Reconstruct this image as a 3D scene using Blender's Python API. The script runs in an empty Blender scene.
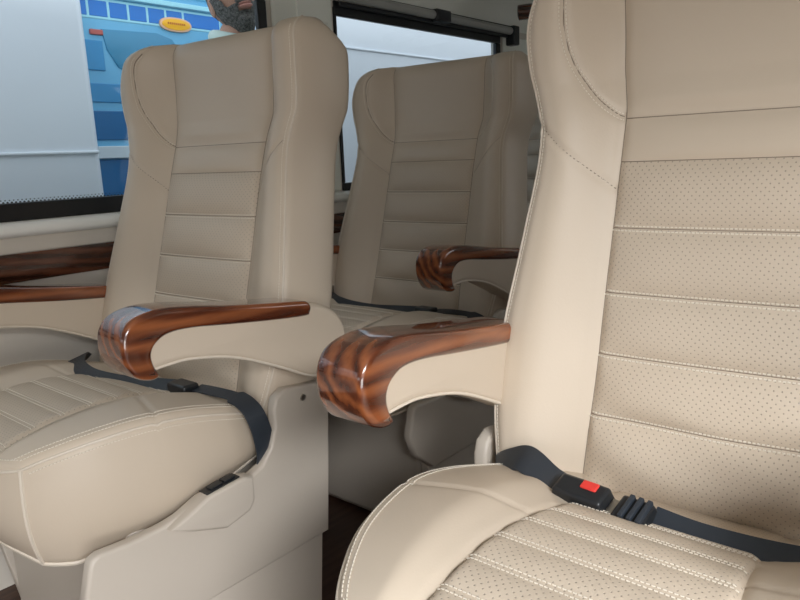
import bpy, bmesh, math, random
from mathutils import Vector, Matrix
from mathutils.geometry import tessellate_polygon
random.seed(7)
S = bpy.context.scene
COL = S.collection
H = 1.05                      # height of the camera above the van floor

# ------------------------------------------------------------------ camera
f = 703.0
Yc = Vector((600, -170, f)).normalized()
Xc = -Vector((-854, -110, f)); Xc = (Xc - Xc.dot(Yc) * Yc).normalized()
Zc = Xc.cross(Yc)
cam_d = bpy.data.cameras.new('camera'); cam = bpy.data.objects.new('camera', cam_d); COL.objects.link(cam)
cam_d.sensor_width = 36; cam_d.lens = f / 800 * 36; cam_d.clip_start = 0.02; cam_d.clip_end = 200
r = Vector((Xc.x, Yc.x, Zc.x)); d = Vector((Xc.y, Yc.y, Zc.y)); fw = Vector((Xc.z, Yc.z, Zc.z))
M = Matrix((( r.x, -d.x, -fw.x), (r.y, -d.y, -fw.y), (r.z, -d.z, -fw.z))).to_4x4()
M.translation = Vector((0, 0, H))
cam.matrix_world = M
S.camera = cam

# ------------------------------------------------------------------ world, lights, exposure
w = bpy.data.worlds.new('sky'); S.world = w; w.use_nodes = True
wn = w.node_tree; bg = wn.nodes['Background']
tc = wn.nodes.new('ShaderNodeTexCoord'); sp = wn.nodes.new('ShaderNodeSeparateXYZ'); rp = wn.nodes.new('ShaderNodeValToRGB')
wn.links.new(tc.outputs['Generated'], sp.inputs[0]); wn.links.new(sp.outputs['Z'], rp.inputs[0]); wn.links.new(rp.outputs[0], bg.inputs[0])
rp.color_ramp.elements[0].position = 0.0; rp.color_ramp.elements[0].color = (0.45, 0.45, 0.43, 1)
rp.color_ramp.elements[1].position = 0.25; rp.color_ramp.elements[1].color = (0.86, 0.93, 1.0, 1)
bg.inputs[1].default_value = 1.3

def area(name, loc, target, sx, sy, power, col=(1, 1, 1)):
    l = bpy.data.lights.new(name, 'AREA'); l.shape = 'RECTANGLE'; l.size = sx; l.size_y = sy; l.energy = power; l.color = col
    o = bpy.data.objects.new(name, l); COL.objects.link(o); o.location = loc
    o.rotation_euler = (Vector(target) - Vector(loc)).to_track_quat('-Z', 'Y').to_euler()
    return o
# daylight through the open sliding door and its step, then added fill lamps
area('daylight_door', (1.75, -0.85, 2.25), (-0.5, 0.6, 0.60), 1.2, 0.9, 165, (0.97, 0.985, 1.0))
area('daylight_step', (0.85, -0.6, 0.60), (-1.0, 0.8, 0.55), 1.0, 0.6, 13, (1.0, 0.97, 0.94))
area('fill_right_rear', (0.9, 3.0, 1.45), (-1.8, 2.4, 1.5), 1.8, 0.5, 5, (0.96, 0.98, 1.0))  # added fill lamp outside the right rear opening, lifts ceiling and pillar
area('fill_front', (-0.7, -2.5, 1.15), (-0.9, 1.5, 0.7), 1.8, 0.35, 3, (0.97, 0.98, 1.0))  # added weak fill from the windscreen end, raises the ambient level

S.view_settings.view_transform = 'Standard'; S.view_settings.look = 'None'
S.view_settings.exposure = 0.0; S.view_settings.gamma = 1.0; S.view_settings.use_curve_mapping = False

# ------------------------------------------------------------------ materials
def mat(name, col, rough=0.5, metal=0.0, spec=0.5, coat=0.0):
    m = bpy.data.materials.new(name); m.use_nodes = True
    b = m.node_tree.nodes['Principled BSDF']
    b.inputs['Base Color'].default_value = (*col, 1); b.inputs['Roughness'].default_value = rough
    b.inputs['Metallic'].default_value = metal; b.inputs['Specular IOR Level'].default_value = spec
    b.inputs['Coat Weight'].default_value = coat; b.inputs['Coat Roughness'].default_value = 0.06
    return m
def nd(m, t, **k):
    n = m.node_tree.nodes.new(t)
    for a, v in k.items(): setattr(n, a, v)
    return n
def lk(m, a, b): m.node_tree.links.new(a, b)
def mottle(m, c1, c2, scale=8, detail=3, stretch=None):
    t = nd(m, 'ShaderNodeTexCoord'); n = nd(m, 'ShaderNodeTexNoise'); n.inputs['Scale'].default_value = scale; n.inputs['Detail'].default_value = detail
    src = t.outputs['Object']
    if stretch:
        mp = nd(m, 'ShaderNodeMapping'); mp.inputs['Scale'].default_value = stretch; lk(m, src, mp.inputs[0]); src = mp.outputs[0]
    lk(m, src, n.inputs['Vector'])
    r_ = nd(m, 'ShaderNodeValToRGB'); r_.color_ramp.elements[0].color = (*c1, 1); r_.color_ramp.elements[1].color = (*c2, 1)
    r_.color_ramp.elements[0].position = 0.3; r_.color_ramp.elements[1].position = 0.7
    lk(m, n.outputs[0], r_.inputs[0]); lk(m, r_.outputs[0], m.node_tree.nodes['Principled BSDF'].inputs['Base Color'])
    return n, r_
def bump_noise(m, scale, strength, dist=0.001, detail=4):
    t = nd(m, 'ShaderNodeTexCoord'); n = nd(m, 'ShaderNodeTexNoise'); n.inputs['Scale'].default_value = scale; n.inputs['Detail'].default_value = detail
    lk(m, t.outputs['Object'], n.inputs['Vector'])
    b = nd(m, 'ShaderNodeBump'); b.inputs['Strength'].default_value = strength; b.inputs['Distance'].default_value = dist
    lk(m, n.outputs[0], b.inputs['Height']); lk(m, b.outputs[0], m.node_tree.nodes['Principled BSDF'].inputs['Normal'])
    return b

LEA = (0.60, 0.508, 0.405)
leather = mat('leather', LEA, 0.42, spec=0.4); mottle(leather, (0.585, 0.493, 0.39), (0.615, 0.523, 0.42), 3)
bump_noise(leather, 260, 0.25, 0.0006)
def perforated(name, ax1, ax2):
    m = mat(name, LEA, 0.45, spec=0.35)
    b = m.node_tree.nodes['Principled BSDF']
    t = nd(m, 'ShaderNodeTexCoord'); s = nd(m, 'ShaderNodeSeparateXYZ'); lk(m, t.outputs['Object'], s.inputs[0])
    P = 0.0104
    def fr(op, a, bb, k):
        q = nd(m, 'ShaderNodeMath', operation=op); lk(m, a, q.inputs[0]); lk(m, bb, q.inputs[1])
        mu = nd(m, 'ShaderNodeMath', operation='MULTIPLY'); lk(m, q.outputs[0], mu.inputs[0]); mu.inputs[1].default_value = k
        fc = nd(m, 'ShaderNodeMath', operation='FRACT'); lk(m, mu.outputs[0], fc.inputs[0])
        sb = nd(m, 'ShaderNodeMath', operation='SUBTRACT'); lk(m, fc.outputs[0], sb.inputs[0]); sb.inputs[1].default_value = 0.5
        sq = nd(m, 'ShaderNodeMath', operation='MULTIPLY'); lk(m, sb.outputs[0], sq.inputs[0]); lk(m, sb.outputs[0], sq.inputs[1])
        return sq
    a, c = s.outputs[ax1], s.outputs[ax2]
    u1, u2 = fr('ADD', a, c, 1 / P), fr('SUBTRACT', a, c, 1 / P)
    ad = nd(m, 'ShaderNodeMath', operation='ADD'); lk(m, u1.outputs[0], ad.inputs[0]); lk(m, u2.outputs[0], ad.inputs[1])
    mr = nd(m, 'ShaderNodeMapRange', interpolation_type='SMOOTHSTEP'); lk(m, ad.outputs[0], mr.inputs['Value'])
    mr.inputs['From Min'].default_value = 0.004; mr.inputs['From Max'].default_value = 0.030
    mx = nd(m, 'ShaderNodeMix', data_type='RGBA'); lk(m, mr.outputs[0], mx.inputs[0])
    mx.inputs[6].default_value = (0.38, 0.32, 0.26, 1); mx.inputs[7].default_value = (*LEA, 1)
    lk(m, mx.outputs[2], b.inputs['Base Color'])
    n = nd(m, 'ShaderNodeTexNoise'); n.inputs['Scale'].default_value = 16; n.inputs['Detail'].default_value = 2; lk(m, t.outputs['Object'], n.inputs['Vector'])
    b1 = nd(m, 'ShaderNodeBump'); b1.inputs['Strength'].default_value = 0.5; b1.inputs['Distance'].default_value = 0.004; lk(m, n.outputs[0], b1.inputs['Height'])
    b2 = nd(m, 'ShaderNodeBump'); b2.inputs['Strength'].default_value = 0.6; b2.inputs['Distance'].default_value = 0.0012
    lk(m, mr.outputs[0], b2.inputs['Height']); lk(m, b1.outputs[0], b2.inputs['Normal']); lk(m, b2.outputs[0], b.inputs['Normal'])
    return m
perf_back = perforated('perforated_leather_back', 'X', 'Z')
perf_seat = perforated('perforated_leather_seat', 'X', 'Y')
thread = mat('thread', (0.80, 0.74, 0.64), 0.6)
seam_m = mat('seam_thread', (0.24, 0.19, 0.145), 0.7)  # dark brown thread running along the seams
piping_m = mat('piping_leather', (0.70, 0.62, 0.52), 0.45)
plastic = mat('seat_plastic', (0.56, 0.50, 0.43), 0.42); bump_noise(plastic, 500, 0.15, 0.0004)
trimwhite = mat('wall_plastic', (0.86, 0.88, 0.81), 0.4); bump_noise(trimwhite, 300, 0.1, 0.0004)
sillwhite = mat('sill_white', (0.90, 0.91, 0.88), 0.3)
ceil_m = mat('ceiling_lining', (0.86, 0.86, 0.79), 0.7)
wall_m = mat('wall_lining', (0.66, 0.61, 0.54), 0.5)
black = mat('black_rubber', (0.008, 0.009, 0.011), 0.35)
blackp = mat('black_plastic', (0.015, 0.017, 0.02), 0.35); bump_noise(blackp, 200, 0.1, 0.0004)
grey = mat('blind_grey', (0.36, 0.36, 0.34), 0.45)
belt_m = mat('belt_webbing', (0.028, 0.036, 0.048), 0.45, spec=0.5)
def belt_nodes(m):
    t = nd(m, 'ShaderNodeTexCoord'); wv = nd(m, 'ShaderNodeTexWave'); wv.inputs['Scale'].default_value = 160; wv.inputs['Distortion'].default_value = 1
    lk(m, t.outputs['Object'], wv.inputs['Vector'])
    b = nd(m, 'ShaderNodeBump'); b.inputs['Strength'].default_value = 0.25; b.inputs['Distance'].default_value = 0.0006
    lk(m, wv.outputs[1], b.inputs['Height']); lk(m, b.outputs[0], m.node_tree.nodes['Principled BSDF'].inputs['Normal'])
belt_nodes(belt_m)
red = mat('red_button', (0.75, 0.05, 0.04), 0.35)
metal = mat('metal', (0.55, 0.53, 0.48), 0.3, 1.0)
floor_m = mat('floor_vinyl', (0.05, 0.022, 0.014), 0.45); mottle(floor_m, (0.035, 0.013, 0.008), (0.085, 0.04, 0.024), 5, 5, (12, 1.2, 1))

def wood_mat(name, cols, stretch, scale, rough=0.18):
    m = mat(name, cols[0], rough, spec=0.5, coat=1.0)
    b = m.node_tree.nodes['Principled BSDF']
    t = nd(m, 'ShaderNodeTexCoord'); mp = nd(m, 'ShaderNodeMapping'); mp.inputs['Scale'].default_value = stretch
    lk(m, t.outputs['Object'], mp.inputs[0])
    wv = nd(m, 'ShaderNodeTexWave', wave_type='BANDS', bands_direction='DIAGONAL'); wv.inputs['Scale'].default_value = scale
    wv.inputs['Distortion'].default_value = 9; wv.inputs['Detail'].default_value = 3; wv.inputs['Detail Scale'].default_value = 0.7
    lk(m, mp.outputs[0], wv.inputs['Vector'])
    n = nd(m, 'ShaderNodeTexNoise'); n.inputs['Scale'].default_value = scale * 5; n.inputs['Detail'].default_value = 8; lk(m, mp.outputs[0], n.inputs['Vector'])
    ad = nd(m, 'ShaderNodeMath', operation='MULTIPLY_ADD'); lk(m, wv.outputs[1], ad.inputs[0]); ad.inputs[1].default_value = 0.45
    ml = nd(m, 'ShaderNodeMath', operation='MULTIPLY'); lk(m, n.outputs[0], ml.inputs[0]); ml.inputs[1].default_value = 0.65
    lk(m, ml.outputs[0], ad.inputs[2])
    r_ = nd(m, 'ShaderNodeValToRGB'); e = r_.color_ramp.elements
    e[0].position = 0.15; e[0].color = (*cols[0], 1); e[1].position = 0.85; e[1].color = (*cols[2], 1)
    x = e.new(0.45); x.color = (*cols[1], 1)
    lk(m, ad.outputs[0], r_.inputs[0]); lk(m, r_.outputs[0], b.inputs['Base Color'])
    return m
wood = wood_mat('armrest_wood', [(0.030, 0.007, 0.004), (0.125, 0.032, 0.012), (0.30, 0.092, 0.030)], (3.4, 0.30, 2.4), 6.0)
wood_dark = wood_mat('wall_wood', [(0.012, 0.005, 0.003), (0.055, 0.018, 0.010), (0.13, 0.045, 0.022)], (1.0, 0.5, 4.0), 5.0, 0.25)

def glass_mat():
    m = bpy.data.materials.new('window_glass'); m.use_nodes = True; nt = m.node_tree; nt.nodes.clear()
    o = nt.nodes.new('ShaderNodeOutputMaterial'); tr = nt.nodes.new('ShaderNodeBsdfTransparent'); tr.inputs[0].default_value = (0.93, 0.965, 0.975, 1)
    gl = nt.nodes.new('ShaderNodeBsdfGlossy'); gl.inputs['Roughness'].default_value = 0.02
    lw = nt.nodes.new('ShaderNodeLayerWeight'); fr = nt.nodes.new('ShaderNodeMapRange')
    pw_ = nt.nodes.new('ShaderNodeMath'); pw_.operation = 'POWER'; pw_.inputs[1].default_value = 4.0
    nt.links.new(lw.outputs['Facing'], pw_.inputs[0]); nt.links.new(pw_.outputs[0], fr.inputs['Value'])
    fr.inputs['To Min'].default_value = 0.02; fr.inputs['To Max'].default_value = 0.6
    mx = nt.nodes.new('ShaderNodeMixShader'); nt.links.new(fr.outputs[0], mx.inputs[0]); nt.links.new(tr.outputs[0], mx.inputs[1]); nt.links.new(gl.outputs[0], mx.inputs[2])
    nt.links.new(mx.outputs[0], o.inputs[0]); return m
glass = glass_mat()

# ------------------------------------------------------------------ mesh helpers
class MB:
    def __init__(s): s.v = []; s.f = []
    def add(s, vs, fs):
        n = len(s.v); s.v += [tuple(p) for p in vs]; s.f += [tuple(i + n for i in q) for q in fs]; return s
    def box(s, x0, x1, y0, y1, z0, z1):
        vs = [(x, y, z) for x in (x0, x1) for y in (y0, y1) for z in (z0, z1)]
        return s.add(vs, [(0, 1, 3, 2), (4, 6, 7, 5), (0, 4, 5, 1), (2, 3, 7, 6), (0, 2, 6, 4), (1, 5, 7, 3)])
    def build(s, name, m, parent=None, smooth=True, bevel=0, seg=2, fix=True, sharp=40):
        me = bpy.data.meshes.new(name); me.from_pydata(s.v, [], s.f)
        if fix:
            b = bmesh.new(); b.from_mesh(me); bmesh.ops.recalc_face_normals(b, faces=b.faces); b.to_mesh(me); b.free()
        me.materials.append(m)
        if smooth:
            me.polygons.foreach_set('use_smooth', [True] * len(me.polygons))
            if sharp: me.set_sharp_from_angle(angle=math.radians(sharp))
        o = bpy.data.objects.new(name, me); COL.objects.link(o)
        if parent: o.parent = parent
        if bevel:
            md = o.modifiers.new('bevel', 'BEVEL'); md.width = bevel; md.segments = seg; md.limit_method = 'ANGLE'; md.angle_limit = math.radians(35)
        return o
def tube(mb, pts, rad, n=8, closed=False):
    pts = [Vector(p) for p in pts]; rings = []; N = len(pts)
    up = Vector((0, 0, 1)); prev = None
    for i, p in enumerate(pts):
        a = pts[(i - 1) % N] if (closed or i) else pts[i]; c = pts[(i + 1) % N] if (closed or i < N - 1) else pts[i]
        t = (c - a).normalized()
        if prev is None: prev = t.orthogonal().normalized()
        prev = (prev - t * prev.dot(t)).normalized(); q = t.cross(prev)
        rr = rad[i] if isinstance(rad, (list, tuple)) else rad
        rings.append([p + (prev * math.cos(2 * math.pi * k / n) + q * math.sin(2 * math.pi * k / n)) * rr for k in range(n)])
    vs = [v for rg in rings for v in rg]; fs = []
    for i in range(N if closed else N - 1):
        j = (i + 1) % N
        for k in range(n): fs.append((i * n + k, i * n + (k + 1) % n, j * n + (k + 1) % n, j * n + k))
    if not closed: fs += [tuple(range(n))[::-1], tuple((N - 1) * n + k for k in range(n))]
    mb.add(vs, fs)
def catmull(pts, n=8, closed=False):
    out = []; N = len(pts); P = [Vector(p) for p in pts]
    rng = range(N) if closed else range(N - 1)
    for i in rng:
        g = (lambda k: P[k % N]) if closed else (lambda k: P[max(0, min(N - 1, k))])
        a, b, c, d_ = g(i - 1), g(i), g(i + 1), g(i + 2)
        for k in range(n):
            t = k / n
            out.append(0.5 * ((2 * b) + (c - a) * t + (2 * a - 5 * b + 4 * c - d_) * t * t + (3 * b - a - 3 * c + d_) * t ** 3))
    if not closed: out.append(P[-1])
    return out
def slab(mb, poly, x0, x1, rad, seg=5, n_in=None):
    """poly in (y,z), extruded along x with rounded rims of radius rad"""
    N = len(poly); P = [Vector(p) for p in poly]
    ar = sum(P[i].x * P[(i + 1) % N].y - P[(i + 1) % N].x * P[i].y for i in range(N))
    sg = 1 if ar > 0 else -1
    nor = []
    for i in range(N):
        a = (P[i] - P[i - 1]).normalized(); b = (P[(i + 1) % N] - P[i]).normalized(); t = (a + b)
        t = t.normalized() if t.length > 1e-6 else a
        nor.append(Vector((-t.y, t.x)) * sg)
    st = []
    for k in range(seg + 1):
        th = math.pi / 2 * k / seg; st.append((x0 + rad * (1 - math.sin(th)) , rad * (1 - math.cos(math.pi / 2 - th))))
    st = [(x0 + rad * (1 - math.cos(math.pi / 2 * k / seg)), rad * (1 - math.sin(math.pi / 2 * k / seg))) for k in range(seg + 1)]
    st += [(x1 - (s[0] - x0), s[1]) for s in reversed(st)]
    vs = []; fs = []
    for x, ins in st:
        for p, n_ in zip(P, nor): q = p + n_ * ins; vs.append((x, q.x, q.y))
    for i in range(len(st) - 1):
        for k in range(N): fs.append((i * N + k, i * N + (k + 1) % N, (i + 1) * N + (k + 1) % N, (i + 1) * N + k))
    for base in (0, (len(st) - 1) * N):
        for tri in tessellate_polygon([[Vector((v[1], v[2], 0)) for v in vs[base:base + N]]]): fs.append(tuple(base + k for k in tri))
    mb.add(vs, fs)
def ribbon(mb, pts, wd, width, th=0.0025):
    """pts: centre line; wd: list of width directions"""
    vs = []; fs = []; N = len(pts)
    for i in range(N):
        p = Vector(pts[i]); t = (Vector(pts[min(i + 1, N - 1)]) - Vector(pts[max(i - 1, 0)])).normalized()
        wv = Vector(wd[i]); wv = (wv - t * wv.dot(t)).normalized(); n_ = t.cross(wv) * th / 2
        ww = width[i] if isinstance(width, (list, tuple)) else width
        vs += [p - wv * ww / 2 - n_, p + wv * ww / 2 - n_, p + wv * ww / 2 + n_, p - wv * ww / 2 + n_]
    for i in range(N - 1):
        for k in range(4): fs.append((i * 4 + k, i * 4 + (k + 1) % 4, (i + 1) * 4 + (k + 1) % 4, (i + 1) * 4 + k))
    fs += [(3, 2, 1, 0), tuple((N - 1) * 4 + k for k in range(4))]
    mb.add(vs, fs)
def lerp_tab(tab, x):
    if x <= tab[0][0]: return tab[0][1]
    for (a, va), (b, vb) in zip(tab, tab[1:]):
        if x <= b:
            t = (x - a) / (b - a); t = t * t * (3 - 2 * t); return va + (vb - va) * t
    return tab[-1][1]
def lin_tab(tab, x):
    if x <= tab[0][0]: return tab[0][1]
    for (a, va), (b, vb) in zip(tab, tab[1:]):
        if x <= b: return va + (vb - va) * (x - a) / (b - a)
    return tab[-1][1]
def seg_dist(px, py, poly):
    best = 9
    for (ax, ay), (bx, by) in zip(poly, poly[1:]):
        dx, dy = bx - ax, by - ay; t = max(0, min(1, ((px - ax) * dx + (py - ay) * dy) / (dx * dx + dy * dy)))
        e = math.hypot(px - ax - t * dx, py - ay - t * dy)
        if e < best: best = e
    return best
def sm(x): x = max(0, min(1, x)); return x * x * (3 - 2 * x)
def empty(name, loc, label, cat, group=None):
    o = bpy.data.objects.new(name, None); COL.objects.link(o); o.location = loc; o.empty_display_size = 0.1
    o['label'] = label; o['category'] = cat
    if group: o['group'] = group
    return o
def tag(o, label, cat, group=None):
    o['label'] = label; o['category'] = cat
    if group: o['group'] = group
    return o
def structure(o): o['kind'] = 'structure'; return o

# ------------------------------------------------------------------ van shell
XW = -1.85
Z = lambda v: v + H
def shell():
    m = MB(); xo = XW - 0.05
    y0, y1 = -2.6, 4.4
    m.box(xo, XW, y0, y1, 0, Z(-0.125))                       # below the windows
    m.box(xo, XW, y0, y1, Z(0.52), Z(0.57))                   # above
    for a, b in ((y0, -2.3), (-0.62, -0.42), (1.585, 1.885), (2.995, 3.35), (4.1, y1)): m.box(xo, XW, a, b, Z(-0.125), Z(0.52))
    structure(m.build('wall_left', wall_m, sharp=30))
    m = MB(); prof = [(XW, 0.56), (XW + 0.01, 0.62), (XW + 0.05, 0.68), (XW + 0.14, 0.735), (XW + 0.35, 0.77), (-0.6, 0.79), (0.3, 0.77), (0.55, 0.70), (0.65, 0.58)]
    prof = catmull([(a, b, 0) for a, b in prof], 5)
    vs = []; N = len(prof)
    for y in (y0, y1):
        for p in prof: vs.append((p.x, y, Z(p.y)))
        for p in prof: vs.append((p.x, y, Z(p.y) + 0.05))
    fs = []
    for k in range(N - 1):
        fs += [(k, k + 1, 2 * N + k + 1, 2 * N + k), (N + k + 1, N + k, 3 * N + k, 3 * N + k + 1), (k + 1, k, N + k, N + k + 1), (2 * N + k, 2 * N + k + 1, 3 * N + k + 1, 3 * N + k)]
    fs += [(0, 2 * N, 3 * N, N), (N - 1, 2 * N - 1, 4 * N - 1, 3 * N - 1)]
    m.add(vs, fs); structure(m.build('ceiling', ceil_m))
    m = MB(); m.box(xo, 0.70, y0, y1, -0.05, 0); structure(m.build('floor', floor_m))
    m = MB(); m.box(xo, 0.70, y1, y1 + 0.05, 0, Z(0.8)); structure(m.build('wall_rear', trimwhite))
    m = MB()                                                   # right wall: open door by the camera and windows behind
    m.box(0.65, 0.70, y0, -1.45, 0, Z(0.6)); m.box(0.65, 0.70, 0.35, y1, 0, Z(-0.1)); m.box(0.65, 0.70, -1.45, y1, Z(0.5), Z(0.6))
    for a, b in ((0.35, 2.4), (3.6, y1)): m.box(0.65, 0.70, a, b, Z(-0.1), Z(0.5))
    structure(m.build('wall_right', wall_m, sharp=30))
    m = MB(); m.box(xo, 0.70, y0 - 0.05, y0, 0, Z(-0.05)); m.box(xo, 0.70, y0 - 0.05, y0, Z(0.35), Z(0.8))
    structure(m.build('wall_front', wall_m, sharp=30))
shell()

def window(idx, ya, yb, zb, zt, fl, fr_, fb, ft):
    """black rubber frame round the glass opening (ya..yb, zb..zt); frame widths left, right, bottom, top"""
    m = MB(); xa, xb = XW - 0.014, XW + 0.006
    m.box(xa, xb, ya - fl, yb + fr_, Z(zb - fb), Z(zb)); m.box(xa, xb, ya - fl, yb + fr_, Z(zt), Z(zt + ft))
    m.box(xa, xb, ya - fl, ya, Z(zb), Z(zt)); m.box(xa, xb, yb, yb + fr_, Z(zb), Z(zt))
    o = structure(m.build('window_%d' % idx, black, bevel=0.004, sharp=30)); o['label'] = 'black rubber frame of the van window'
    g = MB(); g.box(XW - 0.012, XW - 0.008, ya - 0.01, yb + 0.01, Z(zb - 0.01), Z(zt + 0.01)); g.build('pane', glass, o, smooth=False)
    return o
w1 = window(1, -0.36, 1.545, -0.078, 0.50, 0.05, 0.035, 0.045, 0.03)
w2 = window(2, 1.90, 2.955, -0.094, 0.492, 0.012, 0.038, 0.045, 0.05)
w3 = window(3, 3.40, 4.05, -0.094, 0.492, 0.045, 0.045, 0.045, 0.04)
# dotted ceramic band along the lower edge of the first pane
m = MB()
for r_ in range(2):
    k = 0; y = 0.3 + r_ * 0.005
    while y < 1.54:
        s = (0.0030, 0.0018)[r_]; z = Z(-0.077 + r_ * 0.0058)
        m.add([(XW - 0.0070, y + s * math.cos(a), z + s * math.sin(a)) for a in [i * math.pi / 3 for i in range(6)]], [(0, 1, 2, 3, 4, 5)])
        y += 0.010
m.build('dot_band', black, w1, smooth=False, fix=False)

# white sill ledge under the windows
def extr_y(name, prof, y0, y1, mtl, parent=None, bev=0):
    m = MB(); N = len(prof)
    m.add([(x, y, z) for y in (y0, y1) for x, z in prof], [(k, (k + 1) % N, N + (k + 1) % N, N + k) for k in range(N)] + [tuple(range(N))[::-1], tuple(range(N, 2 * N))])
    return m.build(name, mtl, parent, bevel=bev, sharp=50)
pr = [(XW - 0.002, Z(-0.122)), (XW + 0.018, Z(-0.124)), (XW + 0.030, Z(-0.132)), (XW + 0.034, Z(-0.144)), (XW + 0.028, Z(-0.156)), (XW + 0.010, Z(-0.162)), (XW - 0.002, Z(-0.162))]
structure(extr_y('trim_1', pr, -2.5, 4.38, sillwhite))['label'] = 'white moulded ledge along the foot of the windows'
# dark wooden band on the wall
pr = [(XW - 0.002, Z(-0.200)), (XW + 0.014, Z(-0.201)), (XW + 0.019, Z(-0.215)), (XW + 0.020, Z(-0.240)), (XW + 0.017, Z(-0.262)), (XW + 0.011, Z(-0.272)), (XW - 0.002, Z(-0.272))]
structure(extr_y('trim_2', pr, -2.5, 4.38, wood_dark))['label'] = 'dark glossy wood band along the wall under the windows'
# pillar lining between the two windows with a recessed cover
m = MB(); m.box(XW - 0.002, XW + 0.012, 1.60, 1.872, Z(-0.12), Z(0.56)); p = structure(m.build('trim_3', trimwhite, bevel=0.01, seg=3))
p['label'] = 'pale plastic lining of the pillar between the windows'
m = MB(); m.box(XW + 0.010, XW + 0.018, 1.70, 1.845, Z(0.455), Z(0.54)); m.build('cover_plate', trimwhite, p, bevel=0.006, seg=3)
m = MB(); m.box(XW + 0.010, XW + 0.0145, 1.685, 1.86, Z(0.30), Z(0.448)); m.build('cover_plate', trimwhite, p, bevel=0.004, seg=3)
m = MB(); m.box(XW - 0.002, XW + 0.012, 3.01, 3.34, Z(-0.12), Z(0.53)); p = structure(m.build('trim_4', trimwhite, bevel=0.01, seg=3))
m = MB(); m.box(XW + 0.010, XW + 0.018, 3.06, 3.30, Z(0.22), Z(0.42)); m.build('cover_plate', trimwhite, p, bevel=0.005, seg=3)
m = MB(); m.box(XW + 0.010, XW + 0.022, 3.08, 3.30, Z(0.43), Z(0.455)); m.build('wood_strip', wood_dark, p, bevel=0.005, seg=3)
# rear wall wooden strip and panel lines
m = MB()
for z in (-0.05, 0.12, 0.30, 0.46): m.box(XW + 0.03, 0.6, 4.385, 4.402, Z(z), Z(z) + 0.12)
q = structure(m.build('trim_5', trimwhite, bevel=0.006)); q['label'] = 'pale ribbed panels of the rear wall'

# roller blind cassette above the second window
rb = empty('roller_blind', (XW + 0.03, 1.86, Z(0.54)), 'grey roller blind cassette with black brackets along the top of the rear window', 'blind')
def rel(o, v): return (v[0] - o.location.x, v[1] - o.location.y, v[2] - o.location.z)
def sub(mb, o): mb.v = [rel(o, v) for v in mb.v]; return mb
m = MB(); tube(m, [(XW + 0.035, 1.90, Z(0.553)), (XW + 0.035, 3.07, Z(0.548))], 0.017, 16); sub(m, rb).build('cassette', grey, rb)
m = MB(); m.box(XW + 0.0, XW + 0.022, 1.88, 3.08, Z(0.567), Z(0.576)); sub(m, rb).build('mounting_rail', blackp, rb, bevel=0.002)
m = MB(); m.box(XW + 0.002, XW + 0.058, 2.43, 2.53, Z(0.525), Z(0.574)); sub(m, rb).build('bracket', blackp, rb, bevel=0.008)
m = MB(); m.box(XW + 0.002, XW + 0.058, 3.03, 3.08, Z(0.485), Z(0.572)); sub(m, rb).build('bracket', blackp, rb, bevel=0.006)
m = MB(); m.box(XW + 0.012, XW + 0.024, 1.90, 3.03, Z(0.520), Z(0.537)); sub(m, rb).build('bottom_bar', blackp, rb, bevel=0.003)
# overhead wooden grab handle
gh = empty('grab_handle', (-1.55, 2.80, Z(0.62)), 'dark wooden grab handle up by the ceiling above the rear seats', 'handle')
m = MB(); pts = catmull([(-1.60, 2.73, 0.560), (-1.57, 2.745, 0.562), (-1.45, 2.80, 0.565), (-1.30, 2.84, 0.568)], 6)
tube(m, [(p.x, p.y, Z(p.z)) for p in pts], [0.016, 0.026] + [0.031] * (len(pts) - 3) + [0.024], 14); sub(m, gh).build('grip', wood_dark, gh)
m = MB(); tube(m, [(-1.40, 2.815, Z(0.58)), (-1.40, 2.815, Z(0.785))], 0.020, 12); sub(m, gh).build('mount', trimwhite, gh)

# ------------------------------------------------------------------ seat (coordinates of the seat: x across, y back, z up from floor; built with y,z measured from the camera)
OY = 0.75
def T(x, y, z): return (x, y - OY, z + H)
SK_ = 0.062
def TB(x, y, z): return (x, y - OY + SK_ * (x - 0.25), z + H)
SEAMS = [-0.405, -0.312, -0.219, -0.122, -0.024, 0.040]     # horizontal seams of the backrest
ZT, ZB = 0.292, -0.52
HWT = [(p.x, p.y) for p in catmull([(-0.52, 0.295, 0), (-0.40, 0.316, 0), (-0.28, 0.314, 0), (-0.12, 0.292, 0), (0.02, 0.277, 0), (0.12, 0.299, 0), (0.20, 0.303, 0), (0.30, 0.300, 0)], 10)]
def hwid(z, side=1):
    """half width; the outer shoulder on the window side is rounded more than the aisle one"""
    h = lin_tab(HWT, z); rc, ins = (0.045, 0.028) if side > 0 else (0.125, 0.110)
    if side > 0: h += 0.010
    z0 = ZT - rc
    if z > z0:
        t = min(1, (z - z0) / rc); h -= ins * (1 - math.sqrt(max(0, 1 - t * t)))
    return h
def pwid(z): return lerp_tab([(-0.52, 0.172), (-0.30, 0.166), (0.0, 0.162), (0.038, 0.162), (0.12, 0.172), (0.29, 0.176)], z)
def yedge(z): return lerp_tab([(-0.52, 0.870), (-0.51, 0.870)], z) if z < -0.51 else (0.870 + (z + 0.51) * 0.266 if z < 0.1 else 1.032 + (z - 0.1) * 0.03)
WING = [(0.162, 0.040), (0.180, 0.052), (0.205, 0.080), (0.228, 0.120), (0.240, 0.165), (0.242, 0.21), (0.235, 0.242), (0.218, 0.268), (0.200, 0.30)]
DIAG = [(0.276, 0.040), (0.161, -0.070)]
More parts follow.
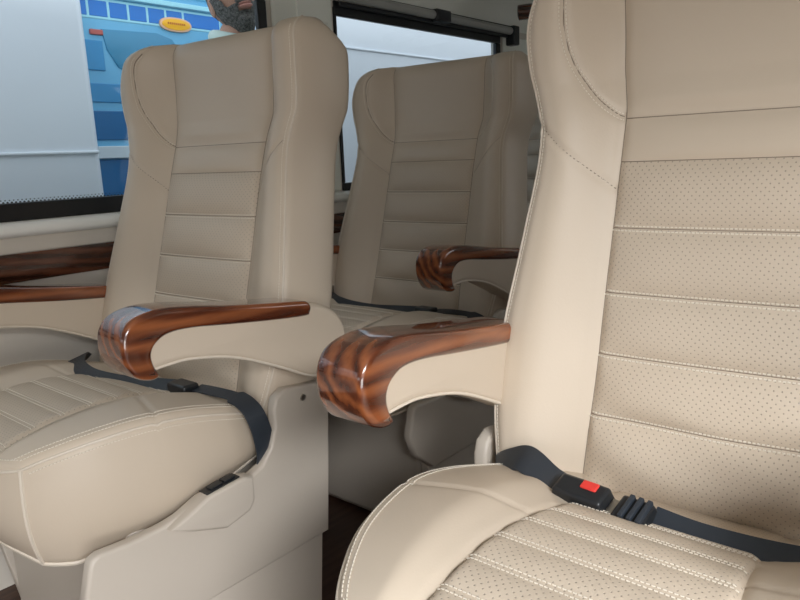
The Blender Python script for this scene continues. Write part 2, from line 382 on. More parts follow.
def front_n(u, z):
    q = abs(u); p = pwid(z); h = hwid(z, u)
    head = sm((z + 0.06) / 0.26)
    R = 0.030 + 0.010 * head
    if q <= p:
        n = -R + 0.010 * (1 - head) * 0 - 0.006 * head * (1 - (q / p) ** 2)
        for a, b in zip([ZB] + SEAMS, SEAMS + [0.40]):
            if a <= z < b:
                tap = 1 - (q / p) ** 5
                if b < 0.1:
                    t = (z - a) / (b - a); amp = 0.014 if b < 0.0 else 0.008
                    n += tap * amp * (1 - abs(2 * t - 1) ** 2.6)
                else:
                    n += tap * 0.010 * sm((z - a) / 0.03)
        n += 0.003 * (1 - (q / p) ** 2)
        n += -0.004 * math.exp(-((q - p) / 0.006) ** 2)
    else:
        s = (q - p) / max(0.01, h - p)
        n = -R + (R + 0.020 + 0.014 * head) * sm(s / 0.72) ** 0.9
        n += -0.007 * math.exp(-((q - p) / 0.005) ** 2)
        n += 0.004 * sm((s) / 0.3) * (1 - s)
        if s > 0.82: n -= 0.014 * ((s - 0.82) / 0.18) ** 2
        if z > 0.0:
            n -= 0.0045 * math.exp(-(seg_dist(q, z, WING) / 0.0042) ** 2)
        if -0.1 < z < 0.06: n -= 0.0042 * math.exp(-(seg_dist(q, z, DIAG) / 0.0036) ** 2)
    # soft creases low on the backrest
    if z < -0.33: n += 0.0025 * math.sin(26 * u + 60 * z) * sm((-0.33 - z) / 0.1) * (q < p)
    return n
TH = 0.158
def capped(z, n):
    """round the top edge over"""
    r_ = 0.045; z0 = ZT - r_
    if z <= z0: return n, z
    return n, z
def Pb(u, z, off=0.0):
    n = front_n(u, z) + off
    zz = z; r_ = 0.05; z0 = ZT - r_
    mid = -TH * 0.55
    if z > z0:
        th = min(1, (z - z0) / r_); k = math.sqrt(max(0, 1 - th ** 2.4)); n = mid + (n - mid) * (0.28 + 0.72 * k)
    return TB(u, yedge(z) - n, zz)

def build_backrest(root):
    zs = []
    segs = [ZB] + SEAMS + [ZT]
    for a, b in zip(segs, segs[1:]):
        k = max(2, round((b - a) / 0.0048))
        zs += [a + (b - a) * i / k for i in range(k)]
    zs.append(ZT)
    NB, NP = 26, 56
    rings = []; 
    for z in zs:
        p, h, hl = pwid(z), hwid(z, 1), hwid(z, -1); us = [-hl + (hl - p) * i / NB for i in range(NB)] + [-p + 2 * p * i / NP for i in range(NP)] + [p + (h - p) * i / NB for i in range(NB + 1)]
        ring = [Pb(u, z) for u in us]
        e = ring[-1]; ye = e[1] + OY - SK_ * (e[0] - 0.25); k = 1.0
        r_ = 0.05; z0 = ZT - r_; mid = yedge(z) + TH * 0.55
        if z > z0: k = 0.28 + 0.72 * math.sqrt(max(0, 1 - min(1, (z - z0) / r_) ** 2.4))
        yb = mid + (yedge(z) + TH - mid) * k
        side = []
        for i in range(1, 17):
            t = i / 16; bul = 0.013 * math.sin(math.pi * min(1, t * 1.1)) ** 0.8 * (1 if t < 0.9 else 0.6)
            y = ye + (yb - ye) * t
            ux = h + bul - (0.030 * ((t - 0.75) / 0.25) ** 2 if t > 0.75 else 0)
            side.append((ux, y, z - 0.050 * t ** 1.6 * sm((z - (ZT - 0.14)) / 0.14)))
        zb_ = side[-1][2]; xr, xl = side[-1][0], -(side[-1][0] - h + hl)
        back = [(xr + (xl - xr) * i / 14, side[-1][1] + 0.012 * math.sin(math.pi * i / 14), zb_) for i in range(1, 14)]
        ring += [TB(x, y, q) for x, y, q in side] + [TB(x, y, q) for x, y, q in back] + [TB(-(x - h + hl), y, q) for x, y, q in reversed(side)]
        rings.append(ring)
    N = len(rings[0]); V = [v for rg in rings for v in rg]
    F = {'body': [], 'quilt': [], 'head': []}
    c0, c1 = NB, NB + NP
    for i in range(len(zs) - 1):
        zm = (zs[i] + zs[i + 1]) / 2
        for k in range(N):
            key = 'body'
            if c0 <= k < c1: key = 'head' if zm > -0.024 else 'quilt'
            F[key].append((i * N + k, i * N + (k + 1) % N, (i + 1) * N + (k + 1) % N, (i + 1) * N + k))
    F['body'].append(tuple(range(N))[::-1])
    # top cap
    n0 = (len(zs) - 1) * N
    top = [n0 + k for k in range(N)]
    F['body'].append(tuple(top))
    objs = {}
    for key, nm, mt in (('body', 'backrest', leather), ('quilt', 'quilted_panel', perf_back), ('head', 'headrest_panel', leather)):
        used = sorted({i for q in F[key] for i in q}); mp = {a: b for b, a in enumerate(used)}
        mb = MB(); mb.add([V[i] for i in used], [tuple(mp[i] for i in q) for q in F[key]])
        objs[key] = mb.build(nm, mt, root if key == 'body' else objs['body'], fix=False, sharp=70 if key == 'body' else 0)
    return objs

def resample(pts, step):
    out = []; acc = 0; nxt = 0
    for a, b in zip(pts, pts[1:]):
        a = Vector(a); b = Vector(b); L = (b - a).length
        while nxt <= acc + L and L > 0:
            out.append((a + (b - a) * ((nxt - acc) / L), (b - a).normalized())); nxt += step
        acc += L
    return out
def stitches(mb, pts, step=0.0058, ln=0.0038, wd=0.0017):
    for p, t in resample(pts, step):
        a = t.orthogonal().normalized(); b = t.cross(a)
        h0 = p - t * ln / 2; h1 = p + t * ln / 2; w_ = wd / 2
        vs = [q + a * i * w_ + b * j * w_ for q in (h0, h1) for i, j in ((1, 0), (0, 1), (-1, 0), (0, -1))]
        mb.add(vs, [(0, 1, 5, 4), (1, 2, 6, 5), (2, 3, 7, 6), (3, 0, 4, 7), (3, 2, 1, 0), (4, 5, 6, 7)])
def build_back_stitching(root):
    mb = MB(); L = lambda pts: [Pb(u, z, 0.0006) for u, z in pts]
    for z in SEAMS[:4]:
        p = pwid(z)
        for dz in (0.0035, -0.0035): stitches(mb, L([(-p + 2 * p * i / 60, z + dz) for i in range(61)]), wd=0.0026)
    for s in (-1, 1):
        for dd in (0.0038, -0.0038):
            pts = catmull([(a, b, 0) for a, b in WING], 6); q = []
            for i in range(1, len(pts) - 1):
                t = (pts[i + 1] - pts[i - 1]).normalized()
                x, z = pts[i].x + t.y * dd, pts[i].y - t.x * dd
                if z < ZT - 0.03 and pwid(z) < x < hwid(z, s) - 0.012: q.append((s * x, z))
            stitches(mb, L(q))
        zz = [ZB + 0.02 + i * 0.01 for i in range(int((ZT - 0.03 - ZB) / 0.01))]
        stitches(mb, L([(s * (hwid(z, s) - 0.009), z) for z in zz]))
    mb.build('stitching', thread, root, fix=False, smooth=False)
    ml = MB(); LL = lambda pts: [Pb(u, z, -0.0002) for u, z in pts]
    zz = [ZB + 0.01 + i * (ZT - 0.02 - ZB) / 120 for i in range(121)]
    for sg_ in (-1, 1):
        tube(ml, LL([(sg_ * pwid(z), z) for z in zz]), 0.0011, 5)
        cw_ = catmull([(a, b, 0) for a, b in WING], 6); tube(ml, LL([(sg_ * p.x, p.y) for p in cw_ if p.y < ZT - 0.02 and p.x < hwid(p.y, sg_) - 0.008]), 0.0012, 5)
        tube(ml, LL([(sg_ * (DIAG[0][0] + (DIAG[-1][0] - DIAG[0][0]) * i / 30), DIAG[0][1] + (DIAG[-1][1] - DIAG[0][1]) * i / 30) for i in range(31)]), 0.0012, 5)
    for z in SEAMS: tube(ml, LL([(-pwid(z) + 2 * pwid(z) * i / 60, z) for i in range(61)]), 0.0010, 5)
    ml.build('seam_line', seam_m, root, fix=False)
    mb = MB()
    zz = [ZB + 0.01 + i * (ZT - 0.004 - ZB - 0.01) / 90 for i in range(91)]
    lft = [Pb(-(hwid(z, -1) - 0.0025), z, 0.001) for z in zz]; rgt = [Pb(hwid(z) - 0.0025, z, 0.001) for z in zz]
    for q in (lft, rgt):
        mb = MB(); tube(mb, q, 0.0022, 6); mb.build('piping', piping_m, root, fix=False)

# ---- cushion
CY0, CY1 = 0.375, 0.93
CWT = [(p.x, p.y) for p in catmull([(0.375, 0.175, 0), (0.41, 0.218, 0), (0.45, 0.250, 0), (0.51, 0.281, 0), (0.58, 0.300, 0), (0.66, 0.312, 0), (0.76, 0.308, 0), (0.85, 0.295, 0), (0.94, 0.275, 0)], 12)]
def cw(y): return lin_tab(CWT, y)
CBT = [(p.x, p.y) for p in catmull([(0.375, -0.505, 0), (0.41, -0.490, 0), (0.45, -0.473, 0), (0.52, -0.457, 0), (0.61, -0.452, 0), (0.70, -0.463, 0), (0.82, -0.497, 0), (0.94, -0.535, 0)], 10)]
def cbase(y): return lin_tab(CBT, y)
def cpan(y): return lerp_tab([(0.37, 0.138), (0.55, 0.136), (0.75, 0.120), (0.93, 0.115)], y)
CH = [0.43, 0.485, 0.54, 0.595, 0.65, 0.705, 0.76, 0.815]
def outline_front(a): return CY0 + 0.016 * abs(a) ** 3 + (0.028 * ((abs(a) - 0.8) / 0.2) ** 2 if abs(a) > 0.8 else 0)
def ctop(u, y, edge):
    q = abs(u); p = cpan(y); h = cw(y)
    z = cbase(y) + 0.012
    if q < p:
        z -= 0.006
        for a, b in zip([CY0 - 0.02] + CH, CH + [CY1 + 0.05]):
            if a <= y < b: t = (y - a) / (b - a); z += 0.0035 * (1 - abs(2 * t - 1) ** 2.4)
        z -= 0.004 * math.exp(-((q - p) / 0.006) ** 2)
    else:
        s = (q - p) / (h - p); z += -0.006 + 0.016 * sm(s / 0.4) - 0.012 * s * s
        z -= 0.006 * math.exp(-((q - p) / 0.006) ** 2)
        z -= 0.0035 * math.exp(-((y - 0.625 - 0.05 * (1 - s)) / 0.004) ** 2)
    r_ = 0.017
    if edge < r_: z -= (r_ - math.sqrt(max(0, r_ * r_ - (r_ - edge) ** 2))) * 0.7
    return z
def Cp(a, b, off=0.0):
    y = outline_front(a) + (CY1 - outline_front(a)) * b
    h = cw(y)
    u = a * h
    e = min((1 - abs(a)) * h, (y - outline_front(a)))
    return u, y, ctop(u, y, max(0, e)) + off
def build_cushion(root):
    # columns aligned with the centre panel
    NB, NP, NR = 26, 44, 110
    def acol(y):
        p, h = cpan(y) / cw(y), 1
        return [-1 + (1 - p) * i / NB for i in range(NB)] + [-p + 2 * p * i / NP for i in range(NP)] + [p + (1 - p) * i / NB for i in range(NB + 1)]
    rows = []
    for j in range(NR + 1):
        b = (j / NR) ** 1.15; y_ = CY0 + (CY1 - CY0) * b
        rows.append([Cp(a, b) for a in acol(y_)])
    NC = len(rows[0]); V = [T(*p) for rw in rows for p in rw]
    Fq, Fb = [], []
    for j in range(NR):
        for k in range(NC - 1):
            (Fq if NB <= k < NB + NP else Fb).append((j * NC + k, j * NC + k + 1, (j + 1) * NC + k + 1, (j + 1) * NC + k))
    # skirt
    per = [(0, k) for k in range(NC)] + [(j, NC - 1) for j in range(1, NR + 1)] + [(NR, k) for k in range(NC - 2, -1, -1)] + [(j, 0) for j in range(NR - 1, 0, -1)]
    base = [j * NC + k for j, k in per]; P0 = [rows[j][k] for j, k in per]
    prev = base; KS = 14; cx, cy = 0, 0.65
    for s in range(1, KS + 1):
        t = s / KS; cur = []
        for (x, y, z) in P0:
            zb = lin_tab([(0.37, -0.640), (0.42, -0.672), (0.47, -0.680), (0.55, -0.665), (0.93, -0.60)], y)
            v = Vector((x, y - cy, 0)); v = v.normalized() if v.length else v
            bul = 0.012 * math.sin(math.pi * t) - 0.018 * t ** 4
            fr = sm((0.46 - y) / 0.08)
            cur.append(len(V)); V.append(T(x + v.x * bul, y + v.y * bul + 0.010 * fr * t, z + (zb - z) * t))
        n = len(cur)
        for k in range(n): Fb.append((prev[k], cur[k], cur[(k + 1) % n], prev[(k + 1) % n]))
        prev = cur
    Fb.append(tuple(reversed(prev)))
    low = [V[i] for i in prev]
    for key, F, nm, mt in ((0, Fb, 'cushion', leather), (1, Fq, 'cushion_panel', perf_seat)):
        used = sorted({i for q in F for i in q}); mp = {a: b for b, a in enumerate(used)}
        mb = MB(); mb.add([V[i] for i in used], [tuple(mp[i] for i in q) for q in F]); o_ = mb.build(nm, mt, root, fix=False, sharp=0); root = o_ if key == 0 else root
    # piping round the top rim, at the corners and along the bottom
    mb = MB(); n = len(P0)
    nfs = NC + NR
    ring = [T(p[0], p[1], p[2]) for p in P0]
    tube(mb, ring[::2], 0.0026, 6, True)
    tube(mb, low[::2], 0.0042, 6, True)
    for idx in (0, NC - 1):
        x, y, z = P0[idx]; pts = []
        for s in range(0, KS + 1):
            t = s / KS; zb = lin_tab([(0.37, -0.640), (0.42, -0.672), (0.47, -0.680)], y); v = Vector((x, y - cy, 0)).normalized()
            bul = 0.012 * math.sin(math.pi * t) - 0.018 * t ** 4; fr = sm((0.46 - y) / 0.08)
            pts.append(T(x + v.x * bul, y + v.y * bul + 0.010 * fr * t, z + (zb - z) * t))
        tube(mb, pts, 0.0038, 6)
    mb.build('piping', piping_m, root, fix=False)
    mb = MB()
    for c in CH:
        for dy in (0.0035,-0.0035):
            y = c + dy; b = (y - CY0) / (CY1 - CY0); p = cpan(y) / cw(y) * 0.97
            stitches(mb, [T(*Cp(-p + 2 * p * i / 50, (y - outline_front(-p + 2 * p * i / 50)) / (CY1 - outline_front(-p + 2 * p * i / 50)), 0.0008)) for i in range(51)], wd=0.0015)
    for s in (-1, 1):
        for ia in (0.965, 0.93):
            stitches(mb, [T(*Cp(s * ia, 0.03 + 0.93 * i / 80, 0.0012)) for i in range(81)])
        # double row on the side just below the rim
        pts = [Vector(T(*Cp(s, 0.02 + 0.96 * i / 80))) + Vector((s * 0.0035, 0, -0.010)) for i in range(81)]
        stitches(mb, pts)
    for k_ in (0.03,):
        stitches(mb, [T(*Cp(-0.95 + 1.9 * i / 80, k_, 0.0012)) for i in range(81)])
    mb.build('stitching', thread, root, fix=False, smooth=False)

# ---- armrests
BODY = [(0.575, -0.338), (0.62, -0.335), (0.67, -0.337), (0.76, -0.358), (0.865, -0.405), (0.93, -0.438), (0.975, -0.449), (1.015, -0.445), (1.040, -0.425), (1.051, -0.390), (1.045, -0.350), (1.022, -0.318), (0.985, -0.297), (0.935, -0.284), (0.75, -0.262), (0.65, -0.246), (0.60, -0.25), (0.578, -0.28), (0.572, -0.31)]
WOODP = [(0.538, -0.288), (0.543, -0.262), (0.563, -0.242), (0.605, -0.2335), (0.66, -0.238), (0.75, -0.2535), (0.85, -0.268), (0.925, -0.278), (0.942, -0.283), (0.949, -0.294), (0.945, -0.306), (0.933, -0.311), (0.85, -0.303), (0.75, -0.290), (0.67, -0.279), (0.625, -0.279), (0.600, -0.290), (0.590, -0.306), (0.592, -0.325), (0.600, -0.345), (0.585, -0.350), (0.560, -0.340), (0.543, -0.315)]
def build_armrest(root, s):
    dy, dz = (0, 0) if s > 0 else (-0.05, -0.020)
    T = lambda x, y, z: (x, y + dy - OY, z + dz + H)
    x0, x1 = sorted((s * 0.300, s * 0.385))
    pb = catmull([(a, b, 0) for a, b in BODY], 4, True)
    mb = MB(); slab(mb, [T(0, p.x, p.y)[1:] for p in pb], x0 + 0.004, x1 - 0.004, 0.014, 6)
    a = mb.build('armrest', leather, root, fix=True, sharp=70)
    pw = catmull([(a_, b_, 0) for a_, b_ in WOODP], 4, True)
    mb = MB(); slab(mb, [T(0, p.x, p.y)[1:] for p in pw], x0 - 0.001, x1 + 0.001, 0.010, 6)
    # solid block of the wooden nose and cap between the two sides
    mb.build('wood_cap', wood, a, fix=True, sharp=0)
    # piping along the lower edge of both faces
    low = [p for p in pb if p.y < -0.30 and p.x < 1.045]
    low = catmull([(q[0], q[1], 0) for q in BODY[0:10]], 6)
    for x in (x0 + 0.007, x1 - 0.007):
        mb = MB(); tube(mb, [T(x, p.x, p.y + 0.004) for p in low], 0.0028, 6); mb.build('piping', piping_m, a, fix=False)
    return a

# ---- base
def build_base(root, s):
    PAN = [(0.447, -0.628), (0.452, -0.618), (0.466, -0.613), (0.517, -0.617), (0.58, -0.617), (0.612, -0.612), (0.66, -0.595), (0.74, -0.589), (0.775, -0.598), (0.803, -0.588), (0.828, -0.560), (0.842, -0.520), (0.842, -0.485), (0.850, -0.463), (0.874, -0.450), (0.93, -0.4555), (0.985, -0.462), (0.994, -0.475), (0.985, -0.619), (0.968, -0.803), (0.52, -0.803), (0.45, -0.745), (0.43, -0.69)]
    xa, xb = sorted((s * 0.320, s * 0.346)); K = 1.024
    PAN = [(y * K, z * K) for y, z in PAN]
    mb = MB(); slab(mb, [T(0, y, z)[1:] for y, z in PAN], xa, xb, 0.007, 4); a = mb.build('side_panel', plastic, root, sharp=60)
    SK = [(0.53, -0.818), (0.990, -0.818), (0.968, -1.047), (0.57, -1.047)]
    xa2, xb2 = sorted((s * 0.302, s * 0.328))
    mb = MB(); slab(mb, [T(0, y, z)[1:] for y, z in SK], xa2, xb2, 0.006, 3); mb.build('base_skirt', plastic, root, sharp=60)
    SW = [(0.585, -0.622), (0.62, -0.610), (0.665, -0.592), (0.745, -0.5855), (0.768, -0.592), (0.768, -0.640), (0.755, -0.658), (0.70, -0.670), (0.63, -0.645)]
    xs = sorted((s * 0.325, s * 0.362)); SW = [(y * K, z * K) for y, z in SW]
    mb = MB(); slab(mb, [T(0, y, z)[1:] for y, z in SW], xs[0], xs[1], 0.007, 4); sw = mb.build('switch_housing', plastic, a, sharp=60)
    mb = MB(); xs = sorted((s * 0.327, s * 0.353)); k_ = lambda q: [(y * K, z * K) for y, z in q]
    slab(mb, [T(0, y, z)[1:] for y, z in k_([(0.668, -0.594), (0.742, -0.586), (0.742, -0.5835), (0.668, -0.5895)])], xs[0], xs[1], 0.001, 2); 
    slab(mb, [T(0, y, z)[1:] for y, z in k_([(0.680, -0.589), (0.706, -0.586), (0.706, -0.5825), (0.680, -0.5855)])], xs[0] + 0.004, xs[1] - 0.004, 0.001, 2)
    slab(mb, [T(0, y, z)[1:] for y, z in k_([(0.710, -0.586), (0.735, -0.5835), (0.735, -0.580), (0.710, -0.582)])], xs[0] + 0.004, xs[1] - 0.004, 0.001, 2)
    mb.build('switch', blackp, a, sharp=40)
    mb = MB(); xx = s * 0.346
    tube(mb, [T(xx - s * 0.002, 0.940, -0.492), T(xx + s * 0.003, 0.940, -0.492)], [0.0075, 0.0065], 14); mb.build('screw', metal, a)
def build_frame(root):
    mb = MB(); mb.box(-0.29, 0.29, 0.55 - OY, 0.93 - OY, 0.003, Z(-0.64)); mb.build('seat_base', plastic, root, bevel=0.02)
    mb = MB(); mb.box(-0.318, 0.318, 0.932 - OY, 0.955 - OY, 0.01, Z(-0.52)); mb.build('rear_cover', plastic, root, bevel=0.01)
    for s in (-1, 1):
        mb = MB(); mb.box(min(s * 0.296, s * 0.318), max(s * 0.296, s * 0.318), 0.90 - OY, 0.99 - OY, Z(-0.62), Z(-0.40)); mb.build('hinge_bracket', blackp, root, bevel=0.01)

def make_seat(loc, label):
    root = empty('recliner_chair', loc, label, 'seat', 'cream leather seats in the van')
    bk = build_backrest(root)['body']; build_back_stitching(bk); build_cushion(root)
    for s in (1, -1): build_armrest(root, s); build_base(root, s)
    build_frame(root)
    return root
seatA = make_seat((-1.42, OY, 0), 'beige leather seat by the front window, its plastic side with black switch in view')
def copy_tree(o, parent=None):
    c = o.copy(); COL.objects.link(c)
    if parent: c.parent = parent
    for ch in list(o.children): copy_tree(ch, c)
    return c
seatB = copy_tree(seatA); seatB.location = (-1.42, OY + 0.85, 0); seatB['label'] = 'beige leather seat second in the window row, seen between the two nearer seats'
seatE = copy_tree(seatA); seatE.location = (-1.42, OY + 1.70, 0); seatE['label'] = 'beige leather seat rearmost in the window row, only a narrow strip showing'
seatC = copy_tree(seatA); seatC.location = (-0.283, OY + 0.055, 0)
for ch in seatC.children:
    if ch.name.startswith('armrest') and ch.data.vertices[0].co.x < 0: ch.location = (0.006, 0.058, 0.020)
    if ch.name.startswith('backrest'):                      # this one is set a little more upright
        a_ = math.radians(3.4); ch.rotation_euler.x = a_; ch.location = (0, Z(0.1) * math.sin(a_) + (0.27 * (1 - math.cos(a_))), Z(0.1) * (1 - math.cos(a_)) - 0.27 * math.sin(a_)); seatC['label'] = 'large cream leather seat across the aisle, nearest, with perforated quilting and red-buttoned buckle'

# ---- seat belts
def belt_parts(root, strands, buckle=None):
    """strands: list of (points, width dirs, width)"""
    for pts, wd, wi in strands:
        P = catmull([T(*p) for p in pts], 8); W = catmull([tuple(q) for q in wd], 8)
        mb = MB(); ribbon(mb, P, W, wi, 0.003); mb.build('belt_strap', belt_m, root, fix=False, sharp=50)
def buckle(root, loc, rotz, tilt):
    L = Vector(T(*loc)); R = Matrix.Rotation(rotz, 3, 'Z') @ Matrix.Rotation(tilt, 3, 'X')
    def put(mb, nm, mt, par, bev):
        o = mb.build(nm, mt, par, bevel=bev, seg=3, sharp=40); return o
    def rbx(mb, x0, x1, y0, y1, z0, z1, tp=0.0):
        n0 = len(mb.v); mb.box(x0, x1, y0, y1, z0, z1)
        for i in range(n0, len(mb.v)):
            x, y, z = [q_ * 1.1 for q_ in mb.v[i]]
            if abs(z - z1 * 1.1) < 1e-6: x *= 1 - tp; y *= 1 - tp * 2
            mb.v[i] = tuple(L + R @ Vector((x, y, z)))
    mb = MB(); rbx(mb, -0.040, 0.034, -0.019, 0.019, 0, 0.026, 0.08); b = put(mb, 'buckle', blackp, root, 0.005)
    mb = MB(); rbx(mb, -0.004, 0.018, 0.000, 0.013, 0.0235, 0.0285); put(mb, 'release_button', red, b, 0.002)
    mb = MB(); rbx(mb, 0.034, 0.050, -0.012, 0.012, 0.008, 0.013); put(mb, 'latch_tongue', metal, b, 0.001)
    mb = MB(); rbx(mb, 0.048, 0.090, -0.021, 0.021, 0.003, 0.020, 0.06)
    a = put(mb, 'belt_adjuster', blackp, root, 0.004)
    mb = MB()
    for k in range(3): rbx(mb, 0.056 + k * 0.011, 0.062 + k * 0.011, -0.018, 0.018, 0.018, 0.0245)
    put(mb, 'grip_rib', belt_m, a, 0.001)
# nearest seat: lap belt lying at the back of the cushion
belt_parts(seatC, [
    ([(-0.300, 0.875, -0.490), (-0.268, 0.855, -0.465), (-0.225, 0.835, -0.440), (-0.175, 0.815, -0.448), (-0.145, 0.808, -0.452)],
     [(0, 0.3, 1), (0.1, 0.6, 1), (0.1, 1, 0.7), (0.1, 1, 0.3), (0.1, 1, 0.3)], 0.045),
    ([(-0.015, 0.790, -0.455), (0.05, 0.785, -0.458), (0.14, 0.79, -0.456), (0.22, 0.81, -0.452), (0.285, 0.86, -0.46)],
     [(0.05, 1, 0.7), (0, 1, 0.8), (0, 1, 0.8), (0, 1, 0.8), (0, 0.6, 0.9)], 0.044)])
buckle(seatC, (-0.108, 0.800, -0.463), -0.12, 0.38)
for ch in seatC.children:
    if ch.name.split('.')[0] in ('belt_strap', 'buckle', 'belt_adjuster'): ch.location = (0.003, -0.016, -0.018)
# window row seats: webbing lies across the cushion and drops beside it
def window_row_belt(root):
    belt_parts(root, [
        ([(-0.302, 0.80, -0.462), (-0.25, 0.76, -0.435), (-0.18, 0.72, -0.432), (-0.10, 0.71, -0.440), (-0.02, 0.735, -0.448), (0.06, 0.77, -0.452), (0.12, 0.80, -0.455)],
         [(0, 1, 0.6), (0.2, 1, 0.3), (0.3, 1, 0.2), (0.1, 1, 0.3), (-0.2, 1, 0.3), (-0.1, 1, 0.4), (0, 1, 0.4)], 0.046),
        ([(0.16, 0.815, -0.452), (0.22, 0.815, -0.448), (0.28, 0.825, -0.452), (0.318, 0.83, -0.468), (0.334, 0.838, -0.505), (0.334, 0.848, -0.56), (0.325, 0.85, -0.60)],
         [(0, 1, 0.2), (0, 1, 0.2), (0, 1, 0.1), (0, 1, 0), (0, 1, 0), (0, 1, 0), (0, 1, 0)], [0.03] * 16 + [0.046] * 33)])
    mb = MB(); mb.box(0.10, 0.165, 0.78 - OY, 0.82 - OY, Z(-0.466), Z(-0.440)); mb.build('buckle', blackp, root, bevel=0.006, seg=3)
window_row_belt(seatA); window_row_belt(seatB)
for st in (seatA, seatB):
    for ch in st.children:
        if ch.name.split('.')[0] in ('belt_strap', 'buckle'): ch.location = (0, -0.006, -0.016)

# ------------------------------------------------------------------ outside the van
GZ = -0.35
m = MB(); m.box(-30, 30, -30, 40, GZ - 0.1, GZ)
asphalt = mat('asphalt', (0.16, 0.16, 0.16), 0.9); mottle(asphalt, (0.13, 0.13, 0.13), (0.19, 0.19, 0.185), 6)
o = m.build('ground', asphalt); o['kind'] = 'structure'; o['label'] = 'grey asphalt yard outside the van'

paint_w = mat('white_paint', (0.84, 0.88, 0.95), 0.35)
def white_vehicle(y0, y1, label, ridge, slant=0.02, line=None):
    root = empty('van', (-3.3, (y0 + y1) / 2, GZ), label, 'van')
    X0, X1 = -4.0, -2.7; base = GZ + 0.35; top = Z(0.95)
    m = MB(); m.box(X0, X1, y0, y1, base, top); sub(m, root).build('body', paint_w, root, bevel=0.03, seg=3)
    m = MB(); m.box(X1 - 0.004, X1 + 0.010, y0 + 0.02, y1 - 0.012, Z(ridge), Z(ridge) + 0.012); sub(m, root).build('moulding', paint_w, root, bevel=0.004)
    for yy in (y0 + 0.55, y1 - 0.5):
        for xx in (X0 + 0.16, X1 - 0.14):
            m = MB(); tube(m, [(xx - 0.12, yy, GZ + 0.34), (xx + 0.12, yy, GZ + 0.34)], 0.34, 28); sub(m, root).build('wheel', black, root, bevel=0.02)
    return root
white_vehicle(-2.4, 1.42, 'pale white van parked outside the front window', 0.052)
white_vehicle(2.72, 6.6, 'pale white van parked outside the rear window', 0.56)

# blue bus
bx = -3.4 - 1.0
bus = empty('bus', (-4.6, 2.9, GZ), 'sky blue bus with a row of small dark blue windows outside the front window', 'bus')
blue = mat('bus_blue', (0.16, 0.47, 0.72), 0.35); mottle(blue, (0.13, 0.42, 0.68), (0.20, 0.53, 0.77), 1.6)
blue_d = mat('bus_dark_blue', (0.02, 0.15, 0.36), 0.3); blue_g = mat('bus_window_blue', (0.03, 0.20, 0.62), 0.25)
bluel = mat('bus_light_blue', (0.36, 0.72, 0.84), 0.35); bwhite = mat('bus_white', (0.66, 0.74, 0.78), 0.4)
BX = -3.40
def bpart(nm, mt, *boxes, bev=0.004):
    m = MB()
    for b_ in boxes: m.box(*b_)
    return sub(m, bus).build(nm, mt, bus, bevel=bev, sharp=40)
bpart('body', blue, (-5.6, BX, 1.50, 2.70, GZ + 0.4, Z(1.3)), bev=0.03)
bpart('roof_rail', bluel, (BX - 0.02, BX + 0.035, 1.5, 2.7, Z(0.80), Z(0.825)), (BX - 0.02, BX + 0.02, 1.5, 2.7, Z(0.86), Z(0.875)))
for k in range(7):
    y = 1.60 + k * 0.105
    bpart('window', blue_g, (BX - 0.01, BX + 0.006, y, y + 0.093, Z(0.712), Z(0.785)), bev=0.003)
bpart('window', blue_g, (BX - 0.01, BX + 0.006, 2.335, 2.56, Z(0.712), Z(0.785)))
bpart('window_surround', bluel, (BX - 0.012, BX + 0.004, 1.58, 2.57, Z(0.700), Z(0.797)))
m = MB(); pts = [(1.86, 0.655), (2.16, 0.665), (2.25, 0.64), (2.33, 0.52), (2.33, 0.42), (2.05, 0.44), (1.93, 0.48), (1.88, 0.56)]
slab(m, [(y, Z(z)) for y, z in pts], BX - 0.01, BX + 0.008, 0.003, 2); sub(m, bus).build('side_window', mat('bus_tinted_window', (0.07, 0.28, 0.46), 0.2), bus)
bpart('lower_band', blue_d, (BX - 0.01, BX + 0.008, 1.5, 2.7, Z(0.13), Z(0.27)), (BX - 0.01, BX + 0.008, 1.5, 2.7, Z(-0.35), Z(0.035)))
bpart('mid_band', mat('bus_mid_blue', (0.05, 0.28, 0.55), 0.3), (BX - 0.01, BX + 0.007, 1.5, 2.7, Z(0.31), Z(0.40)), (BX - 0.01, BX + 0.007, 1.5, 1.86, Z(0.46), Z(0.60)))
bpart('pale_band', bwhite, (BX - 0.01, BX + 0.025, 1.5, 2.7, Z(0.04), Z(0.10)))
bpart('red_marker', mat('bus_red', (0.5, 0.12, 0.10), 0.4), (BX - 0.01, BX + 0.014, 1.80, 1.865, Z(0.625), Z(0.65)))
# orange oval sign
m = MB(); c = (2.275, 0.716)
slab(m, [(c[0] + 0.095 * math.copysign(abs(math.cos(t)) ** 0.8, math.cos(t)), Z(c[1] + 0.036 * math.copysign(abs(math.sin(t)) ** 0.9, math.sin(t)))) for t in [i * 2 * math.pi / 32 for i in range(32)]], BX, BX + 0.018, 0.004, 2)
sg = sub(m, bus).build('oval_sign', mat('sign_rim', (0.85, 0.50, 0.30), 0.4), bus)
m = MB(); slab(m, [(c[0] + 0.084 * math.cos(t), Z(c[1] + 0.028 * math.sin(t))) for t in [i * 2 * math.pi / 32 for i in range(32)]], BX + 0.014, BX + 0.021, 0.002, 2)
sub(m, bus).build('sign_face', mat('sign_orange', (0.95, 0.48, 0.02), 0.4), sg)
m = MB()
for k in range(9): m.box(BX + 0.02, BX + 0.0225, c[0] - 0.052 + k * 0.012, c[0] - 0.045 + k * 0.012, Z(c[1] - 0.002), Z(c[1] + 0.009))
sub(m, bus).build('lettering', mat('sign_text', (0.45, 0.12, 0.02), 0.5), sg)
for yy in (1.95, 2.3):
    pass

